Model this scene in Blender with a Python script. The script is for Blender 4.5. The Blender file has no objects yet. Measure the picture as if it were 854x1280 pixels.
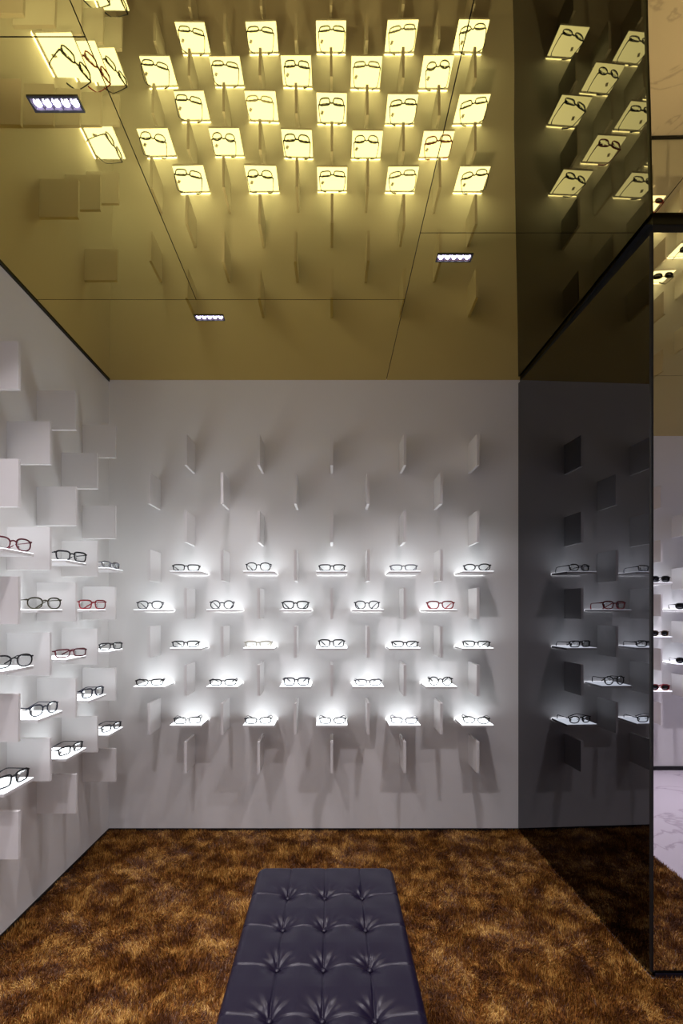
import bpy, bmesh, math, random
import numpy as np
from mathutils import Vector, Matrix
C = bpy.context.scene
COL = C.collection
PI = math.pi
random.seed(7)

# ------------------------------------------------------------------ camera, world, exposure
CZ = 1.395                      # eye height above the pile of the carpet
cd = bpy.data.cameras.new('camera'); cam = bpy.data.objects.new('camera', cd); COL.objects.link(cam)
cam.location = (0, 0, CZ); cam.rotation_euler = (PI/2, 0, 0)
cd.sensor_fit = 'HORIZONTAL'; cd.sensor_width = 36; cd.lens = 620/854*36
cd.shift_x = 13/854; cd.shift_y = 122/854
cd.clip_start = 0.05
C.camera = cam
C.view_settings.view_transform = 'Standard'; C.view_settings.look = 'None'
C.view_settings.gamma = 1; C.view_settings.use_curve_mapping = False
C.view_settings.exposure = 0.08
w = bpy.data.worlds.new('shop'); C.world = w; w.use_nodes = True
bg = w.node_tree.nodes['Background']
bg.inputs[0].default_value = (0.62, 0.62, 0.76, 1); bg.inputs[1].default_value = 0.40
SPOT_W = 7.0
GLOW = 3.5

D = 3.157                       # back wall
XL, XR = -1.415, 1.191          # left wall, mirror plane at the back wall
CH = CZ + 1.461                 # ceiling at the back wall; it rises a little towards the viewer
TILT = -.02
FL = -0.024                     # hard floor
S = 0.188

# ------------------------------------------------------------------ materials
def mat(name, col, rough=0.5, metal=0.0, spec=0.5, sheen=0.0):
    m = bpy.data.materials.new(name); m.use_nodes = True
    b = m.node_tree.nodes['Principled BSDF']
    b.inputs['Base Color'].default_value = (*col, 1)
    b.inputs['Roughness'].default_value = rough
    b.inputs['Metallic'].default_value = metal
    b.inputs['Specular IOR Level'].default_value = spec
    return m
def nodes(m): return m.node_tree.nodes, m.node_tree.links, m.node_tree.nodes['Principled BSDF']
def add_bump(m, scale, strength, dist, detail=2, coord='Object'):
    N, L, b = nodes(m)
    tc = N.new('ShaderNodeTexCoord'); n = N.new('ShaderNodeTexNoise'); bp = N.new('ShaderNodeBump')
    n.inputs['Scale'].default_value = scale; n.inputs['Detail'].default_value = detail
    bp.inputs['Strength'].default_value = strength; bp.inputs['Distance'].default_value = dist
    L.new(tc.outputs[coord], n.inputs['Vector']); L.new(n.outputs['Fac'], bp.inputs['Height'])
    L.new(bp.outputs['Normal'], b.inputs['Normal'])
def emit(name, col, st):
    m = bpy.data.materials.new(name); m.use_nodes = True
    N = m.node_tree.nodes; N.clear()
    e = N.new('ShaderNodeEmission'); o = N.new('ShaderNodeOutputMaterial')
    e.inputs[0].default_value = (*col, 1); e.inputs[1].default_value = st
    m.node_tree.links.new(e.outputs[0], o.inputs[0]); return m

M = {}
M['wall'] = mat('white_wall_paint', (0.81, 0.80, 0.785), 0.55); add_bump(M['wall'], 60, .04, .002)
M['fin'] = mat('white_lacquer', (0.80, 0.785, 0.775), 0.4); add_bump(M['fin'], 80, .02, .001)
M['board'] = mat('white_shelf_lacquer', (0.76, 0.74, 0.74), 0.35); add_bump(M['board'], 90, .02, .001)
M['glow'] = emit('opal_light_panel', (0.90, 0.95, 1.0), GLOW)
M['led'] = emit('led_strip', (0.96, 0.98, 1.0), 8.5)
M['gold'] = mat('gold_mirror', (0.70, 0.545, 0.158), 0.012, 1.0); add_bump(M['gold'], 1.6, .06, .03, 1)
M['smoke'] = mat('smoked_mirror', (0.105, 0.105, 0.120), 0.005, 1.0); add_bump(M['smoke'], 1.0, .01, .01, 1)
M['mirror'] = mat('clear_mirror', (0.80, 0.78, 0.84), 0.0, 1.0); add_bump(M['mirror'], 1.0, .005, .005, 1)
M['black'] = mat('black_trim', (0.004, 0.004, 0.005), 0.6); add_bump(M['black'], 50, .1, .001)
M['fixture'] = mat('dark_fixture', (0.012, 0.010, 0.02), 0.35); add_bump(M['fixture'], 90, .02, .001)
M['reflector'] = mat('lavender_reflector', (0.45, 0.40, 0.62), 0.12, 0.9); add_bump(M['reflector'], 90, .02, .001)
M['lamp'] = emit('lamp_lens', (0.92, 0.90, 1.0), 30)
M['tag'] = mat('tag_card', (0.75, 0.75, 0.74), 0.6); add_bump(M['tag'], 90, .02, .001)

# marble
m = M['marble'] = mat('marble', (0.7, 0.66, 0.7), 0.15)
N, L, b = nodes(m)
tc = N.new('ShaderNodeTexCoord'); n1 = N.new('ShaderNodeTexNoise'); n1.inputs['Scale'].default_value = 2.2; n1.inputs['Detail'].default_value = 8
n1.inputs['Distortion'].default_value = 1.2
mr = N.new('ShaderNodeMath'); mr.operation = 'SUBTRACT'; mr.inputs[1].default_value = 0.5
ab = N.new('ShaderNodeMath'); ab.operation = 'ABSOLUTE'
cr = N.new('ShaderNodeValToRGB'); cr.color_ramp.elements[0].position = 0; cr.color_ramp.elements[0].color = (.48, .43, .48, 1)
cr.color_ramp.elements[1].position = 0.025; cr.color_ramp.elements[1].color = (.66, .61, .67, 1)
L.new(tc.outputs['Object'], n1.inputs['Vector']); L.new(n1.outputs['Fac'], mr.inputs[0]); L.new(mr.outputs[0], ab.inputs[0])
L.new(ab.outputs[0], cr.inputs[0]); L.new(cr.outputs[0], b.inputs['Base Color'])

# carpet: mixed bronze fibres, the leaning pile's light and dark painted into the ramp
def carpet_mat(name, fiber):
    m = mat(name, (0.2, 0.1, 0.03), 0.45 if fiber else 0.9)
    N, L, b = nodes(m)
    tc = N.new('ShaderNodeTexCoord')
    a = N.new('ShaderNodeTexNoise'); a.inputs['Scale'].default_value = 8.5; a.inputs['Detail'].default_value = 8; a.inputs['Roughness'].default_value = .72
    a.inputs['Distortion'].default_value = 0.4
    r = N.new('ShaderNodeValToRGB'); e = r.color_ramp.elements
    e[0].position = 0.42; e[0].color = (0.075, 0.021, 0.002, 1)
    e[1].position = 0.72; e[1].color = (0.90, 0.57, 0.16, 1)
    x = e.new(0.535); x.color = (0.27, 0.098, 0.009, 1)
    L.new(tc.outputs['Object'], a.inputs['Vector'])
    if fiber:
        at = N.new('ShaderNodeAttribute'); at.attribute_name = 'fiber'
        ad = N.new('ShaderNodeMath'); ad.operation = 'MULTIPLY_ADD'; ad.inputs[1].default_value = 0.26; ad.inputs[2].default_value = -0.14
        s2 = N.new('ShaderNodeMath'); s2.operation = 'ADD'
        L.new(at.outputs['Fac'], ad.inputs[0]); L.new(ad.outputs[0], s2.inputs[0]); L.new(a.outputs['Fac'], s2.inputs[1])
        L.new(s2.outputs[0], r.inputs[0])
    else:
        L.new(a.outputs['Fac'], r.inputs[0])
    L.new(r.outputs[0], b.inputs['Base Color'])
    return m
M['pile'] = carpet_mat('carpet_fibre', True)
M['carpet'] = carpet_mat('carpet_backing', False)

M['leather'] = mat('aubergine_leather', (0.0070, 0.0042, 0.0165), 0.34, 0, 0.32)
N, L, b = nodes(M['leather'])
tc = N.new('ShaderNodeTexCoord'); v = N.new('ShaderNodeTexVoronoi'); v.inputs['Scale'].default_value = 420
n2 = N.new('ShaderNodeTexNoise'); n2.inputs['Scale'].default_value = 30; n2.inputs['Detail'].default_value = 4
bp = N.new('ShaderNodeBump'); bp.inputs['Strength'].default_value = .12; bp.inputs['Distance'].default_value = .0006
bp2 = N.new('ShaderNodeBump'); bp2.inputs['Strength'].default_value = .25; bp2.inputs['Distance'].default_value = .002
L.new(tc.outputs['Object'], v.inputs['Vector']); L.new(tc.outputs['Object'], n2.inputs['Vector'])
L.new(v.outputs['Distance'], bp.inputs['Height']); L.new(n2.outputs['Fac'], bp2.inputs['Height'])
L.new(bp2.outputs['Normal'], bp.inputs['Normal']); L.new(bp.outputs['Normal'], b.inputs['Normal'])

def acetate(name, col, rough=.25, metal=0):
    m = mat(name, col, .35, metal, .3); add_bump(m, 120, .03, .0005); return m
FR = {
 'black': acetate('black_acetate', (0.006, 0.006, 0.008)),
 'navy': acetate('navy_acetate', (0.010, 0.013, 0.030)),
 'red': acetate('red_acetate', (0.22, 0.012, 0.018)),
 'burgundy': acetate('burgundy_acetate', (0.10, 0.008, 0.016)),
 'tortoise': acetate('tortoise_acetate', (0.085, 0.040, 0.014)),
 'silver': acetate('silver_metal', (0.20, 0.20, 0.22), .3, .8),
 'gunmetal': acetate('gunmetal', (0.035, 0.035, 0.042), .3, .7),
 'gold': acetate('pale_gold_metal', (0.50, 0.47, 0.38), .3, .2),
 'olive': acetate('olive_acetate', (0.040, 0.034, 0.014)),
}
def lens_mat(name, tint, gloss):
    m = bpy.data.materials.new(name); m.use_nodes = True
    N = m.node_tree.nodes; L = m.node_tree.links; N.clear()
    t = N.new('ShaderNodeBsdfTransparent'); t.inputs[0].default_value = (*tint, 1)
    g = N.new('ShaderNodeBsdfGlossy'); g.inputs['Roughness'].default_value = .03
    f = N.new('ShaderNodeFresnel'); f.inputs[0].default_value = gloss
    x = N.new('ShaderNodeMixShader'); o = N.new('ShaderNodeOutputMaterial')
    L.new(f.outputs[0], x.inputs[0]); L.new(t.outputs[0], x.inputs[1]); L.new(g.outputs[0], x.inputs[2]); L.new(x.outputs[0], o.inputs[0])
    return m
M['lens'] = lens_mat('clear_lens', (.97, .98, .98), 1.12)
M['sunlens'] = lens_mat('dark_lens', (.06, .055, .075), 1.5)

# ------------------------------------------------------------------ mesh helpers
def link(name, me, m, parent=None, kind=None):
    o = bpy.data.objects.new(name, me); COL.objects.link(o)
    if m is not None and not me.materials: me.materials.append(m)
    if parent: o.parent = parent
    if kind: o['kind'] = kind
    return o
def to_mesh(bm, name, smooth=False):
    me = bpy.data.meshes.new(name); bm.normal_update(); bm.to_mesh(me); bm.free()
    if smooth:
        for p in me.polygons: p.use_smooth = True
    return me
def box_bm(bm, x0, x1, y0, y1, z0, z1, bev=0):
    r = bmesh.ops.create_cube(bm, size=1)
    vs = r['verts']
    for v in vs:
        v.co = ((x0+x1)/2+v.co.x*(x1-x0), (y0+y1)/2+v.co.y*(y1-y0), (z0+z1)/2+v.co.z*(z1-z0))
    if bev:
        es = list({e for v in vs for e in v.link_edges})
        bmesh.ops.bevel(bm, geom=es, offset=bev, segments=2, affect='EDGES', profile=.5)
    return bm
def box(name, x0, x1, y0, y1, z0, z1, m, parent=None, kind=None, bev=0):
    return link(name, to_mesh(box_bm(bmesh.new(), x0, x1, y0, y1, z0, z1, bev), name), m, parent, kind)
def tag(o, label, cat, group=None, kind=None):
    if label: o['label'] = label
    if cat: o['category'] = cat
    if group: o['group'] = group
    if kind: o['kind'] = kind
    return o
def empty(name, loc, rz=0):
    o = bpy.data.objects.new(name, None); COL.objects.link(o)
    o.location = loc; o.rotation_euler = (0, 0, rz); o.empty_display_size = .05
    return o
def copy_tree(o, parent=None):
    c = o.copy(); COL.objects.link(c)
    if parent: c.parent = parent
    for ch in KIDS.get(o.name, []):
        k = copy_tree(ch, c)
    return c
KIDS = {}
def reg(parent, *ch):
    KIDS.setdefault(parent.name, []).extend(ch)

def tube(bm, pts, r, closed=False, nseg=6, rz=None):
    """sweep; r may be a list; rz = vertical radius factor"""
    n = len(pts); pts = [Vector(p) for p in pts]
    R = r if isinstance(r, (list, tuple)) else [r]*n
    rings = []
    for i in range(n):
        if closed: t = pts[(i+1) % n]-pts[i-1]
        else: t = pts[min(i+1, n-1)]-pts[max(i-1, 0)]
        t.normalize()
        a = Vector((0, 1, 0)) if abs(t.y) < .7 else Vector((1, 0, 0))
        u = t.cross(a).normalized(); v = t.cross(u).normalized()
        ring = []
        for k in range(nseg):
            an = 2*PI*k/nseg
            ring.append(bm.verts.new(pts[i]+(u*math.cos(an)+v*math.sin(an))*R[i]))
        rings.append(ring)
    for i in range(n if closed else n-1):
        a, b2 = rings[i], rings[(i+1) % n]
        # match ring orientation
        off = min(range(nseg), key=lambda q: (a[0].co-b2[q].co).length)
        for k in range(nseg):
            bm.faces.new((a[k], a[(k+1) % nseg], b2[(k+1+off) % nseg], b2[(k+off) % nseg]))
    if not closed:
        bm.faces.new(rings[0][::-1]); bm.faces.new(rings[-1])

# ------------------------------------------------------------------ structure
T = .12
box('floor', XL-T, 3.9, -.70, D+T, FL-.1, FL, M['marble'], kind='structure')
wallm = M['wall']
box('wall_back', XL-T, 3.9, D, D+T, FL, CH+.10, wallm, kind='structure')
# left wall stands a hair out of square, as in the photograph
box('wall_left', XL-T, XL, -.58, D, FL, CH+.10, wallm, kind='structure')
box('wall_rear', 1.95, 3.9, -.70, -.58, FL, CH+.10, wallm, kind='structure')
# the mirror-clad pier on the right
XC, YC = 1.232, 1.905
bm = bmesh.new()
vs = [bm.verts.new(p) for p in [(XR+.012, D, FL), (XC+.012, YC+.012, FL), (2.3, YC+.012, FL), (2.3, D, FL)]]
f = bm.faces.new(vs); r = bmesh.ops.extrude_face_region(bm, geom=[f])
for e in r['geom']:
    if isinstance(e, bmesh.types.BMVert): e.co.z = CH+.10
bmesh.ops.recalc_face_normals(bm, faces=bm.faces)
link('wall_right', to_mesh(bm, 'wall_right'), M['black'], kind='structure')
# dark recessed skirtings
box('baseboard_back', XL+.003, XR, D-.004, D, FL, .004, M['black'], kind='structure')
box('baseboard_left', XL, XL+.004, -.58, D-.004, FL, .004, M['black'], kind='structure')
box('baseboard_rear', 1.95, 3.9, -.58, -.572, FL, .010, M['black'], kind='structure')
# shadow gaps under the ceiling
def hang(o):                      # tilt about the back edge
    o.rotation_euler.x = TILT; o.location = (0, D-(D*math.cos(TILT)-CH*math.sin(TILT)), CH-(D*math.sin(TILT)+CH*math.cos(TILT)))
hang(box('trim_1', XL, XL+.006, -.58, D, CH-.010, CH, M['black'], kind='structure'))

# mirrors on the pier
def mirror_side():
    bm = bmesh.new()
    z0, z1 = -.014, [CH-.022, CH-.014, CH-.014, CH-.022]
    a = Vector((XR, D-.002)); b_ = Vector((XC, YC)); d = (b_-a).normalized(); nrm = Vector((-d.y, d.x))
    if nrm.x < 0: nrm = -nrm
    pts = [a, b_, b_+nrm*.0115, a+nrm*.0115]
    lo = [bm.verts.new((p.x, p.y, z0)) for p in pts]; hi = [bm.verts.new((p.x, p.y, z)) for p, z in zip(pts, z1)]
    bm.faces.new(lo); bm.faces.new(hi[::-1])
    for i in range(4): bm.faces.new((lo[i], hi[i], hi[(i+1) % 4], lo[(i+1) % 4]))
    bmesh.ops.recalc_face_normals(bm, faces=bm.faces)
    return to_mesh(bm, 'wall_mirror')
tag(link('wall_mirror', mirror_side(), M['smoke']), 'tall smoked dark mirror at right, standing against the end of the white back wall', 'mirror')
o = box('wall_mirror', XC+.006, 2.3, YC-.001, YC+.011, .010, CH-.014, M['mirror'])
tag(o, 'bright clear mirror at the right edge, reflecting sunglasses shelves and marble floor', 'mirror')
o = box('corner_trim', XC-.003, XC+.005, YC-.003, YC+.010, .004, CH-.010, M['black'])
tag(o, 'thin black vertical edge strip between the smoked mirror and the clear mirror', 'trim')
o = box('floor_strip', XC+.010, 2.3, YC-.010, YC-.002, -.012, .001, M['fixture'])
tag(o, 'low dark metal strip along the foot of the clear mirror', 'trim')

# ceiling: black deck with gold mirror panels
ceil = box('ceiling', XL-T, 3.9, -.70, D+T, CH+.008, CH+.10, M['black'], kind='structure')
hang(ceil)
SA, SE, SD = 2.363, 1.297, 1.955
XB, XCm, XP = -.643, .3515, 1.215
G = .0016
lights = [(-.813, 1.466, 1), (-.614, 2.504, 2), (.519, 2.089, 3), (.30, .50, 4), (-.62, .20, 5), (2.9, .25, 6), (.0, -.35, 7), (-.95,.55,8)]  # after the first three: unseen downlights, added to light room and rear wall
LW, LD = .150, .047
panels = [
 (XL, XB, SE, SA), (XL, XB, .15, SE), (XL, XCm, SA, D), (XB, XCm, .70, SA), (XB, XCm, -.70, .70), (XL, XB, -.70, .15),
 (XCm, XP, SD, D), (XCm, XP, .60, SD), (XCm, XP, -.70, .60),
 (XP, 2.3, .60, YC+.01), (XP, 3.9, -.70, .60), (2.3, 3.9, .60, D)]
def panel(i, x0, x1, y0, y1):
    bm = bmesh.new()
    holes = [(lx, ly) for lx, ly, _ in lights if x0 < lx < x1 and y0 < ly < y1]
    xs = sorted({x0+G, x1-G} | {h[0]+s*(LW/2-.002) for h in holes for s in (-1, 1)})
    ys = sorted({y0+G, y1-G} | {h[1]+s*(LD/2-.002) for h in holes for s in (-1, 1)})
    V = {(a, b): bm.verts.new((xs[a], ys[b], CH)) for a in range(len(xs)) for b in range(len(ys))}
    for a in range(len(xs)-1):
        for b in range(len(ys)-1):
            cx, cy = (xs[a]+xs[a+1])/2, (ys[b]+ys[b+1])/2
            if any(abs(cx-h[0]) < LW/2-.003 and abs(cy-h[1]) < LD/2-.003 for h in holes): continue
            bm.faces.new((V[a, b], V[a, b+1], V[a+1, b+1], V[a+1, b]))
    r = bmesh.ops.extrude_face_region(bm, geom=list(bm.faces))
    for e in r['geom']:
        if isinstance(e, bmesh.types.BMVert): e.co.z = CH+.0075
    bmesh.ops.recalc_face_normals(bm, faces=bm.faces)
    o = link('ceiling_panel', to_mesh(bm, 'ceiling_panel'), M['gold'], ceil)
    o['label'] = 'gold mirror ceiling panel'
for i, p in enumerate(panels): panel(i, *p)

# recessed linear downlights
def make_downlight(nled=5):
    t = empty('downlight', (0, 0, 0))
    bm = bmesh.new(); a, b_ = LW/2, LD/2; q = .006
    for (x0, x1, y0, y1) in [(-a, a, -b_, -b_+q), (-a, a, b_-q, b_), (-a, -a+q, -b_+q, b_-q), (a-q, a, -b_+q, b_-q)]:
        box_bm(bm, x0, x1, y0, y1, -.003, .006)
    box_bm(bm, -a+.003, a-.003, -b_+.003, b_-.003, .0065, .0076)
    fr = link('frame', to_mesh(bm, 'downlight_frame'), M['fixture'], t)
    ks = [fr]
    step = (LW-2*q)/nled
    for k in range(nled):
        cx = -a+q+step*(k+.5)
        bm = bmesh.new()       # small square reflector cup with sloping sides
        hi = [bm.verts.new((cx+sx*step*.22, sy*.009, .0062)) for sx, sy in ((-1, -1), (1, -1), (1, 1), (-1, 1))]
        lo = [bm.verts.new((cx+sx*step*.485, sy*(b_-q-.001), -.0015)) for sx, sy in ((-1, -1), (1, -1), (1, 1), (-1, 1))]
        for j in range(4): bm.faces.new((hi[j], hi[(j+1) % 4], lo[(j+1) % 4], lo[j]))
        cup = link('reflector', to_mesh(bm, 'reflector'), M['reflector'], t)
        bm = bmesh.new(); bmesh.ops.create_uvsphere(bm, u_segments=12, v_segments=6, radius=.0072)
        for v in bm.verts: v.co.z *= .5
        me = to_mesh(bm, 'lamp', True)
        le = link('lamp', me, M['lamp'], t); le.location = (cx, .004, .0025)
        ks += [cup, le]
    reg(t, *ks)
    return t
proto = make_downlight()
LLAB = {1: 'slim black five-lamp downlight recessed in the gold ceiling, nearest, at far left',
        2: 'slim black five-lamp downlight in the gold ceiling closest to the back wall, left of centre',
        3: 'slim black five-lamp downlight in the gold ceiling right of centre, above the mirror pier side'}
def lamp_light(x, y, k, power):
    ld = bpy.data.lights.new('downlight_beam', 'AREA'); ld.shape = 'RECTANGLE'; ld.size = .12; ld.size_y = .022
    ld.energy = power; ld.color = (1.0, .93, 1.0); ld.spread = math.radians({2: 84, 6: 70}.get(k, 104))
    lo = bpy.data.objects.new('downlight_beam', ld); COL.objects.link(lo); lo.location = (x, y, CH-TILT*(D-y)-.012)
for x, y, k in lights:
    o = proto if k == 1 else copy_tree(proto)
    o.location = (x, y, CH-TILT*(D-y)); o.rotation_euler.x = TILT
    tag(o, LLAB.get(k, 'added unseen slim black five-lamp downlight in the gold mirror ceiling nearer the viewer'), 'light', 'recessed ceiling downlights')
    lamp_light(x, y, k, SPOT_W*{6: 1.3, 2: .45}.get(k, 1))

# ------------------------------------------------------------------ fins and shelves
def fin_mesh():
    return to_mesh(box_bm(bmesh.new(), -.008, .008, -S, 0, -S/2, S/2, .0008), 'display_fin')
FIN = fin_mesh(); FIN.materials.append(M['fin'])
bm = bmesh.new(); box_bm(bm, -S/2, S/2, -S, -.004, -.013, -.0012, .0008)
BOARD = to_mesh(bm, 'board'); BOARD.materials.append(M['board'])
bm = bmesh.new(); box_bm(bm, -S/2+.001, S/2-.001, -S+.001, -.022, -.0012, .0003)
PANEL = to_mesh(bm, 'light_panel'); PANEL.materials.append(M['glow'])
bm = bmesh.new(); box_bm(bm, -S/2+.001, S/2-.001, -.0070, -.0015, -.010, -.0005)
STRIP = to_mesh(bm, 'led_strip'); STRIP.materials.append(M['led'])
def shelf(loc, rz, label, group):
    t = empty('display_shelf', loc, rz); tag(t, label, 'shelf', group)
    link('board', BOARD, None, t); a = link('light_panel', PANEL, None, t); a['label'] = 'glowing opal top'
    link('led_strip', STRIP, None, t)
    return t
def fin(loc, rz, label, group):
    o = link('display_fin', FIN, None); o.location = loc; o.rotation_euler = (0, 0, rz)
    return tag(o, label, 'fin', group)

# ------------------------------------------------------------------ eyeglasses
def superell(cx, cz, a, h, n, k=36, drop=0.0):
    pts = []
    for i in range(k):
        t = 2*PI*i/k; c, s = math.cos(t), math.sin(t)
        x = a*math.copysign(abs(c)**(2/n), c); z = h*math.copysign(abs(s)**(2/n), s)
        x *= 1+drop*(z/h)                       # wider at the brow
        pts.append((cx+x, cz+z))
    return pts
STY = { # half width, half height, exponent, brow flare, rim radius, bridge half gap
 'rectangular': (.0275, .0155, 4.0, .06, .0021, .0085),
 'slim': (.0280, .0150, 3.2, .06, .0022, .0085),
 'square': (.0265, .0190, 3.6, .08, .0023, .0090),
 'round': (.0235, .0215, 2.0, .00, .0020, .0105),
 'panto': (.0250, .0205, 2.4, .08, .0019, .0095),
 'oval': (.0270, .0170, 2.3, .05, .0021, .0090),
 'wayfarer': (.0275, .0195, 3.0, .12, .0024, .0085),
 'sun': (.0290, .0215, 2.6, .12, .0022, .0085),
}
cache = {}
def yface(x): return 1.6*x*x                     # face wrap
def glasses_meshes(style):
    if style in cache: return cache[style]
    a, h, n, dr, r, bg_ = STY[style]; r *= 1.22
    cx = a*(1+dr*.3)+bg_; z0 = h+r
    out = []
    bm = bmesh.new()
    for s in (-1, 1):
        pts = [(x, yface(x), z) for x, z in superell(s*cx, z0, a, h, n, drop=dr)]
        R = [r*(1.25 if (p[2] > z0+h*.4) else 1.05) for p in pts]
        tube(bm, pts, R, True, 6)
    zb = z0+h*.35
    br = [(x, yface(x)-.0008, zb+.004*(1-(x/(bg_*1.1))**2)) for x in np.linspace(-bg_*1.15, bg_*1.15, 7)]
    tube(bm, br, r*1.15, False, 6)
    we = cx+a*(1+dr*.5)
    zt = z0+h*.62
    for s in (-1, 1):                            # end pieces
        tube(bm, [(s*(we-.003), yface(we), zt), (s*(we+.003), yface(we)+.001, zt+.0005), (s*(we+.0045), yface(we)+.005, zt)], r*1.35, False, 6)
    out.append(('frame_front', to_mesh(bm, 'frame_front', True), 'f', None))
    for s in (-1, 1):
        bm = bmesh.new()
        pts = [(x, yface(x)+.0004, z) for x, z in superell(s*cx, z0, a*.97, h*.97, n, drop=dr)]
        pb = [(x, y+.0015, z) for x, y, z in pts]
        va = [bm.verts.new(p) for p in pts]; vb = [bm.verts.new(p) for p in pb]
        ca = bm.verts.new((s*cx, yface(cx)-.0008, z0)); cb = bm.verts.new((s*cx, yface(cx)+.0007, z0))
        k = len(va)
        for i in range(k):
            bm.faces.new((va[i], va[(i+1) % k], ca)); bm.faces.new((vb[(i+1) % k], vb[i], cb))
            bm.faces.new((va[i], vb[i], vb[(i+1) % k], va[(i+1) % k]))
        bmesh.ops.recalc_face_normals(bm, faces=bm.faces)
        out.append(('lens', to_mesh(bm, 'lens', True), 'l', None))
    for s in (-1, 1):
        bm = bmesh.new()
        y0 = yface(we)+.004; x0 = we+.0045; pts = []; R = []
        for i in range(15):
            t = i/14; y = y0+t*.128
            z = zt-.003*t if t < .68 else zt-.002-(zt-.004)*((t-.68)/.32)**1.35
            x = x0-.018*t**2.2-(.016*(max(0, t-.7)/.3)**1.4)
            pts.append((s*x, y, max(z, r*.9))); R.append(max(.0016, r*(1.05-.35*math.sin(t*PI)))+(.0006 if t > .85 else 0))
        tube(bm, pts, R, False, 6)
        out.append(('temple', to_mesh(bm, 'temple', True), 'f', None))
    for s in (-1, 1):
        bm = bmesh.new(); bmesh.ops.create_uvsphere(bm, u_segments=8, v_segments=6, radius=1)
        for v in bm.verts: v.co = Vector((v.co.x*.0012+s*bg_*.75, v.co.y*.0028+.005, v.co.z*.005+z0-h*.1))
        bmesh.ops.rotate(bm, verts=bm.verts, cent=(s*bg_*.75, .005, z0), matrix=Matrix.Rotation(s*.3, 3, 'Y'))
        out.append(('nose_pad', to_mesh(bm, 'nose_pad', True), 'n', None))
    # little hanging tag on the left temple
    bm = bmesh.new(); box_bm(bm, -.0065, .0065, -.0105, .0105, 0, .0006)
    bmesh.ops.rotate(bm, verts=bm.verts, cent=(0, 0, 0), matrix=Matrix.Rotation(.45, 3, 'Z'))
    bmesh.ops.translate(bm, verts=bm.verts, vec=(-(we-.012), .078, .0012))
    out.append(('price_tag', to_mesh(bm, 'price_tag'), 't', None))
    bm = bmesh.new(); tube(bm, [(-(we-.010), .070, .0015), (-(we-.002), .064, .012), (-(we+.003), .060, zt)], .0004, False, 4)
    out.append(('tag_string', to_mesh(bm, 'tag_string', True), 't', None))
    cache[style] = (out, we)
    return cache[style]
gcount = 0
def glasses(shelf_loc, rz, style, col, label, group, turn=0.0, sun=False, notag=False, cat='eyeglasses'):
    """front edge faces local -Y of the shelf"""
    global gcount
    parts, we = glasses_meshes(style)
    R = Matrix.Rotation(rz, 3, 'Z')
    off = R @ Vector((random.uniform(-.006, .006), -S+.022, .0006+.0003))
    t = empty('sunglasses' if sun else 'eyeglasses', Vector(shelf_loc)+off, rz+max(-.55, turn)); t.scale = (1.17, 1.12, 1.15)
    tag(t, label, 'sunglasses' if sun else cat, group)
    for nm, me, k, _ in parts:
        if k == 't' and (notag or sun): continue
        me2 = me
        mm = {'f': FR[col], 'l': M['sunlens'] if sun else M['lens'], 'n': M['tag'], 't': M['tag']}[k]
        key = (me.name, mm.name)
        if key not in cache:
            me2 = me.copy(); me2.materials.clear(); me2.materials.append(mm); cache[key] = me2
        link(nm, cache[key], None, t)
    return t

ZR = lambda k: CZ+.231-.2305*(k-3)
FZ = .036
SP = .438
posw = ['leftmost', 'second from left', 'middle', 'second from right', 'rightmost']
litrow = {3: 'top lit row', 4: 'second lit row', 5: 'third lit row', 6: 'fourth lit row', 7: 'bottom lit row'}
finrow = ['topmost fin row', 'second fin row', 'third fin row', 'fourth fin row', 'fifth fin row', 'sixth fin row', 'seventh fin row', 'eighth fin row', 'lowest fin row']
even = [c*SP for c in (-2, -1, 0, 1, 2)]; odd = [(c+.5)*SP for c in (-3, -2, -1, 0, 1)]
BACKG = {
 3: [('rectangular', 'black', 'black rectangular', .20), ('panto', 'black', 'thin black rounded', .05), ('rectangular', 'black', 'black squarish', 0), ('slim', 'silver', 'thin silver slim', -.15), ('oval', 'black', 'dark oval', -.25)],
 4: [('panto', 'gunmetal', 'thin dark rounded', .22), ('round', 'gunmetal', 'thin dark round', .1), ('wayfarer', 'black', 'black squarish', .04), ('panto', 'gunmetal', 'thin grey-black rounded', 0), ('wayfarer', 'red', 'red-brown thick-rimmed', -.12)],
 5: [('rectangular', 'black', 'black rectangular', .18), ('slim', 'gold', 'pale thin gold', .05), ('square', 'black', 'black square-lensed', 0), ('slim', 'black', 'small black narrow', -.08), ('rectangular', 'black', 'black rectangular', -.25)],
 6: [('slim', 'black', 'thin black narrow', .22), ('slim', 'gunmetal', 'thin dark narrow', .12), ('square', 'navy', 'navy square-lensed', .05), ('slim', 'silver', 'fine silver narrow', 0), ('round', 'black', 'black round-lensed', -.12)],
 7: [('rectangular', 'black', 'black rectangular', .18), ('slim', 'black', 'thin black slim', .08), ('slim', 'gunmetal', 'fine grey narrow', 0), ('slim', 'silver', 'fine silver slim', -.12), ('oval', 'black', 'black oval-lensed', -.2)],
}
for k in range(9):
    fx = even if k % 2 == 0 else odd
    if k in (1,): fx = odd
    for i, x in enumerate(fx):
        if k % 2 == 1 and k > 7: continue
        fin((x+.004, D, ZR(k)+FZ), 0, 'square white fin on the back wall, %s in the %s' % (posw[i], finrow[k]), 'white fins on the back wall')
    if k in litrow:
        sx = odd if k % 2 == 0 else even
        for i, x in enumerate(sx):
            sl = shelf((x+.004, D, ZR(k)), 0, 'glowing white square shelf on the back wall, %s in the %s' % (posw[i], litrow[k]), 'lit shelves on the back wall')
            st, co, desc, turn = BACKG[k][i]
            glasses((x+.004, D, ZR(k)), 0, st, co, '%s eyeglasses on the back wall, %s in the %s' % (desc, posw[i], litrow[k]),
                    'eyeglasses on the back wall', turn)
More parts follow.
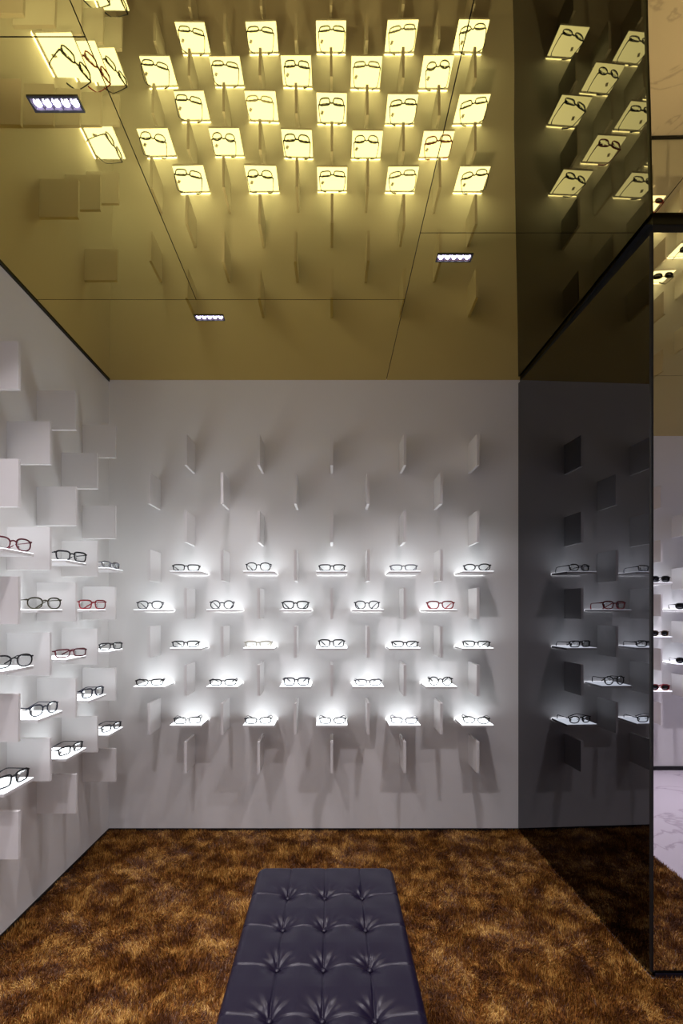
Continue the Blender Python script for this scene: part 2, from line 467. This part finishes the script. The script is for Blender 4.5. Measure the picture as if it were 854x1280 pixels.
# left wall: columns counted from the corner
lcol = ['first column from the corner', 'second column from the corner', 'third column from the corner', 'fourth column from the corner', 'fifth column from the corner']
LEFTG = {(0, 3): ('slim', 'silver', 'fine silver slim', -.2), (0, 5): ('rectangular', 'black', 'small black rectangular', -.45), (0, 7): ('slim', 'gunmetal', 'thin dark narrow', -.3),
 (1, 4): ('square', 'red', 'bright red square-lensed', -.6), (1, 6): ('square', 'navy', 'dark navy square-lensed', -.3),
 (2, 3): ('square', 'black', 'black square-lensed', -.6), (2, 5): ('rectangular', 'burgundy', 'burgundy rectangular', -.6), (2, 7): ('rectangular', 'black', 'black rectangular', -.25),
 (3, 4): ('panto', 'olive', 'olive rounded', -.75), (3, 6): ('panto', 'navy', 'navy rounded', -.3),
 (4, 3): ('panto', 'burgundy', 'burgundy rounded', -.5), (4, 5): ('panto', 'black', 'black rounded', -.8), (4, 7): ('square', 'black', 'black rectangular', -.25)}
for c in range(5):
    y = D-(.329+.219*c)
    for k in range(9):
        if (k+c) % 2 == 0:
            fin((XL, y, ZR(k)+FZ), PI/2, 'square white fin on the left wall, %s, %s' % (lcol[c], finrow[k]), 'white fins on the left wall')
        elif k in litrow:
            shelf((XL, y, ZR(k)), PI/2, 'glowing white square shelf on the left wall, %s, %s' % (lcol[c], litrow[k]), 'lit shelves on the left wall')
            st, co, desc, turn = LEFTG[(c, k)]
            glasses((XL, y, ZR(k)), PI/2, st, co, '%s eyeglasses on the left wall, %s, %s' % (desc, lcol[c], litrow[k]),
                    'eyeglasses on the left wall', turn)
# rear wall, seen in the clear mirror at the right edge
rcol = ['column nearer the pier edge', 'column at the picture edge']
SUN = {(0, 3): ('sun', 'black', 'black', True), (0, 5): ('panto', 'tortoise', 'brown rounded', True), (0, 7): ('sun', 'red', 'red', True),
       (1, 4): ('sun', 'black', 'large black', True), (1, 6): ('panto', 'gunmetal', 'dark rounded', True)}
for c in range(2):
    x = 2.80+.219*c
    for k in range(9):
        if (k+c) % 2 == 0:
            fin((x, -.58, ZR(k)+FZ), PI, 'white fin reflected in the clear mirror, %s, %s' % (rcol[c], finrow[k]), 'white fins behind the viewer')
        elif k in litrow:
            shelf((x, -.58, ZR(k)), PI, 'lit shelf reflected in the clear mirror, %s, %s' % (rcol[c], litrow[k]), 'lit shelves behind the viewer')
            st, co, desc, s = SUN[(c, k)]
            glasses((x, -.58, ZR(k)), PI, st, co, '%s sunglasses reflected in the clear mirror, %s' % (desc, litrow[k]),
                    'sunglasses behind the viewer', .1, sun=True)

# ------------------------------------------------------------------ bench
def make_bench():
    X0, X1, Y0, Y1 = -.2665, .2255, .500, 1.821
    top, bot = CZ-.945, .10
    t = tag(empty('tufted_bench', ((X0+X1)/2, (Y0+Y1)/2, 0)), 'long button-tufted dark aubergine leather bench standing on the bronze carpet', 'bench')
    cx, cy = (X0+X1)/2, (Y0+Y1)/2; hw, hl = (X1-X0)/2, (Y1-Y0)/2
    bx = [-.1235, 0, .1235]; by = [1.646-.1635*i-cy for i in range(7)]
    ys = np.unique(np.concatenate([np.linspace(-hl, hl, 700), hl-.03*(1-np.cos(np.linspace(0, PI/2, 9))), -hl+.03*(1-np.cos(np.linspace(0, PI/2, 9)))]))
    xs = np.unique(np.concatenate([np.linspace(-hw, hw, 260), hw-.03*(1-np.cos(np.linspace(0, PI/2, 9))), -hw+.03*(1-np.cos(np.linspace(0, PI/2, 9)))]))
    X, Y = np.meshgrid(xs, ys, indexing='ij')
    rc = .035
    qx = np.abs(X)-(hw-rc); qy = np.abs(Y)-(hl-rc)
    sd = np.hypot(np.maximum(qx, 0), np.maximum(qy, 0))+np.minimum(np.maximum(qx, qy), 0)-rc
    out = sd > 0
    l = np.hypot(np.maximum(qx, 0), np.maximum(qy, 0))+1e-9
    Xn = np.where(out, np.sign(X)*((hw-rc)+np.maximum(qx, 0)/l*rc), X); Yn = np.where(out, np.sign(Y)*((hl-rc)+np.maximum(qy, 0)/l*rc), Y)
    X, Y = Xn, Yn
    din = np.clip(-sd, 0, None)
    r = .024
    edge = np.where(din < r, r-np.sqrt(np.maximum(r*r-(r-din)**2, 0)), 0)
    # seams
    dx = np.min([np.abs(X-b) for b in bx], axis=0); dy = np.min([np.abs(Y-b) for b in by], axis=0)
    db = np.full(X.shape, 9.); an = np.zeros(X.shape); bi = np.zeros(X.shape)
    for i, b in enumerate(bx):
        for j, c in enumerate(by):
            d = np.hypot(X-b, Y-c); mk = d < db
            an = np.where(mk, np.arctan2(Y-c, X-b), an); bi = np.where(mk, i*7+j, bi); db = np.where(mk, d, db)
    Z = -edge
    # pillow between seams
    px = np.where(np.abs(X) > .1235, np.clip((np.abs(X)-.1235)/.1225, 0, 1), (np.abs(X) % .1235)/.1235)
    Z += .0085*(1-np.exp(-(db/.045)**1.6))-.005+.0016*(1-np.exp(-dx/.008))*(1-np.exp(-dy/.008))
    Z -= .0030*np.exp(-(dx/.0018)**2)
    Z -= .0032*np.exp(-(dy/.0022)**2)
    Z -= .016*np.exp(-(db/.018)**1.25)
    # pleats fanning out of each button
    pl = np.exp(-((db-.026)/.022)**2)
    Z += .0010*pl*np.cos(an*7+bi*1.7)*(.35+.65*np.clip(np.sin(an), 0, 1))
    Z += .0007*np.exp(-((db-.045)/.022)**2)*np.cos(an*13+bi*2.3)*np.clip(np.sin(an), 0, 1)
    # slow wrinkles
    Z += .0008*np.sin(X*61+Y*17)*np.sin(Y*43-X*22)*np.clip(din/.03, 0, 1)
    nx, ny = X.shape
    V = np.stack([X, Y, Z+top], -1).reshape(-1, 3)
    idx = np.arange(nx*ny).reshape(nx, ny)
    F = np.stack([idx[:-1, :-1], idx[1:, :-1], idx[1:, 1:], idx[:-1, 1:]], -1).reshape(-1, 4).tolist()
    loop = list(idx[:, 0])+list(idx[-1, 1:])+list(idx[::-1, -1][1:])+list(idx[0, ::-1][1:-1])
    V = V.tolist(); n = len(loop); prev = loop
    for z, q in [(top-.05, 1.004), (top-.12, 1.006), (top-.124, .998), (top-.128, 1.0), (bot+.01, 1.0), (bot, .985)]:
        cur = []
        for li in loop:
            x, y, _ = V[li]; cur.append(len(V)); V.append([x*q, y*(1+(q-1)*hw/hl), z])
        for i in range(n): F.append([prev[(i+1) % n], prev[i], cur[i], cur[(i+1) % n]])
        prev = cur
    F.append(prev)
    me = bpy.data.meshes.new('bench_cushion'); me.from_pydata(V, [], F); me.validate()
    for p in me.polygons: p.use_smooth = len(p.vertices) == 4
    bm = bmesh.new(); bm.from_mesh(me); bmesh.ops.remove_doubles(bm, verts=bm.verts, dist=1e-6); bmesh.ops.recalc_face_normals(bm, faces=bm.faces); bm.to_mesh(me); bm.free()
    link('cushion', me, M['leather'], t)
    bm = bmesh.new(); bmesh.ops.create_uvsphere(bm, u_segments=14, v_segments=8, radius=.0085)
    for v in bm.verts: v.co.z *= .62
    bme = to_mesh(bm, 'button', True); bme.materials.append(M['leather'])
    for b in bx:
        for c in by:
            o = link('button', bme, None, t); o.location = (b, c, top-.0150)
    for sx in (-1, 1):
        for sy in (-1, 1):
            bm = bmesh.new()
            bmesh.ops.create_cone(bm, cap_ends=True, segments=20, radius1=.016, radius2=.024, depth=bot-.011+.004)
            o = link('leg', to_mesh(bm, 'leg', True), M['fixture'], t); o.location = (sx*(hw-.07), sy*(hl-.09), (bot+.015)/2)
    return t
make_bench()

# ------------------------------------------------------------------ carpet
CX0, CX1, CY0, CY1 = XL+.006, 1.835, -.50, D-.006
def carpet():
    z = -.014
    bm = bmesh.new()
    vs = [bm.verts.new((x, y, z)) for x, y in [(CX0, CY0), (CX1, CY0), (CX1, YC-.012), (XC-.006, YC-.012), (XR-.004, CY1), (CX0, CY1)]]
    f = bm.faces.new(vs); r = bmesh.ops.extrude_face_region(bm, geom=[f])
    for e in r['geom']:
        if isinstance(e, bmesh.types.BMVert): e.co.z = FL
    bmesh.ops.recalc_face_normals(bm, faces=bm.faces)
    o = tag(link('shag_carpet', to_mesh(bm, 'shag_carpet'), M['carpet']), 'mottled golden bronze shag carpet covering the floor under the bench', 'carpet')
    rng = np.random.default_rng(3)
    n = 560000
    x = rng.uniform(CX0, CX1, n); y = rng.uniform(.35, CY1, n)
    ok = ~((y > YC-.016) & (x > XC-.008-(y-YC)*.0245))
    x, y = x[ok], y[ok]
    # let go of a few towards the camera that never show
    n = len(x)
    def field(s, ph):
        a = np.zeros(n)
        r2 = np.random.default_rng(ph)
        for i in range(14):
            k = r2.normal(0, s, 2); a += np.sin(k[0]*x+k[1]*y+r2.uniform(0, 6.28))
        return a/math.sqrt(7)
    ang = 1.9*field(7, 11)+1.0*field(30, 5)+rng.normal(0, .9, n)
    lean = np.clip(.62+.28*field(12, 21)+rng.normal(0, .32, n), .05, 1.5)
    h = rng.uniform(.014, .023, n)
    wd = rng.uniform(.0013, .0027, n)
    lx, ly = np.cos(ang), np.sin(ang)
    wa = rng.uniform(0, PI, n); wx, wy = np.cos(wa)*wd/2, np.sin(wa)*wd/2
    V = np.zeros((n, 5, 3))
    def at(t):
        th = lean*t                       # bend grows along the fibre
        rad = h*t
        return x+lx*rad*np.sin(th), y+ly*rad*np.sin(th), z+rad*np.cos(th)
    x1, y1, z1 = at(.55); x2, y2, z2 = at(1.0)
    V[:, 0] = np.stack([x-wx, y-wy, np.full(n, z-.001)], -1); V[:, 1] = np.stack([x+wx, y+wy, np.full(n, z-.001)], -1)
    V[:, 2] = np.stack([x1+wx*.85, y1+wy*.85, z1], -1); V[:, 3] = np.stack([x1-wx*.85, y1-wy*.85, z1], -1)
    V[:, 4] = np.stack([x2, y2, z2], -1)
    V[..., 0] = np.clip(V[..., 0], CX0-.002, None); V[..., 1] = np.clip(V[..., 1], None, D-.0045)
    # fibres never poke through the pier
    inp = (V[..., 1] > YC-.014) & (V[..., 0] > XC-.004-(V[..., 1]-YC)*.0245)
    lim = XC-.006-(np.minimum(V[..., 1], D)-YC)*.0245
    front = inp & (y[:, None] < YC-.01)
    V[..., 1] = np.where(front, YC-.014, V[..., 1]); V[..., 0] = np.where(inp & ~front, lim, V[..., 0])
    V = V.reshape(-1, 3)
    me = bpy.data.meshes.new('pile')
    me.vertices.add(n*5); me.vertices.foreach_set('co', V.astype(np.float32).ravel())
    base = (np.arange(n)*5)[:, None]
    li = np.concatenate([base+[0, 1, 2, 3], base+[3, 2, 4]], axis=1).astype(np.int32)   # quad + tri
    me.loops.add(n*7); me.loops.foreach_set('vertex_index', li.ravel())
    st = np.stack([np.arange(n)*7, np.arange(n)*7+4], -1).astype(np.int32).ravel()
    me.polygons.add(n*2); me.polygons.foreach_set('loop_start', st)
    me.update(calc_edges=True)
    at_ = me.attributes.new('fiber', 'FLOAT', 'POINT')
    at_.data.foreach_set('value', np.repeat(rng.uniform(0, 1, n), 5).astype(np.float32))
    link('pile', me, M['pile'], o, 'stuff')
carpet()
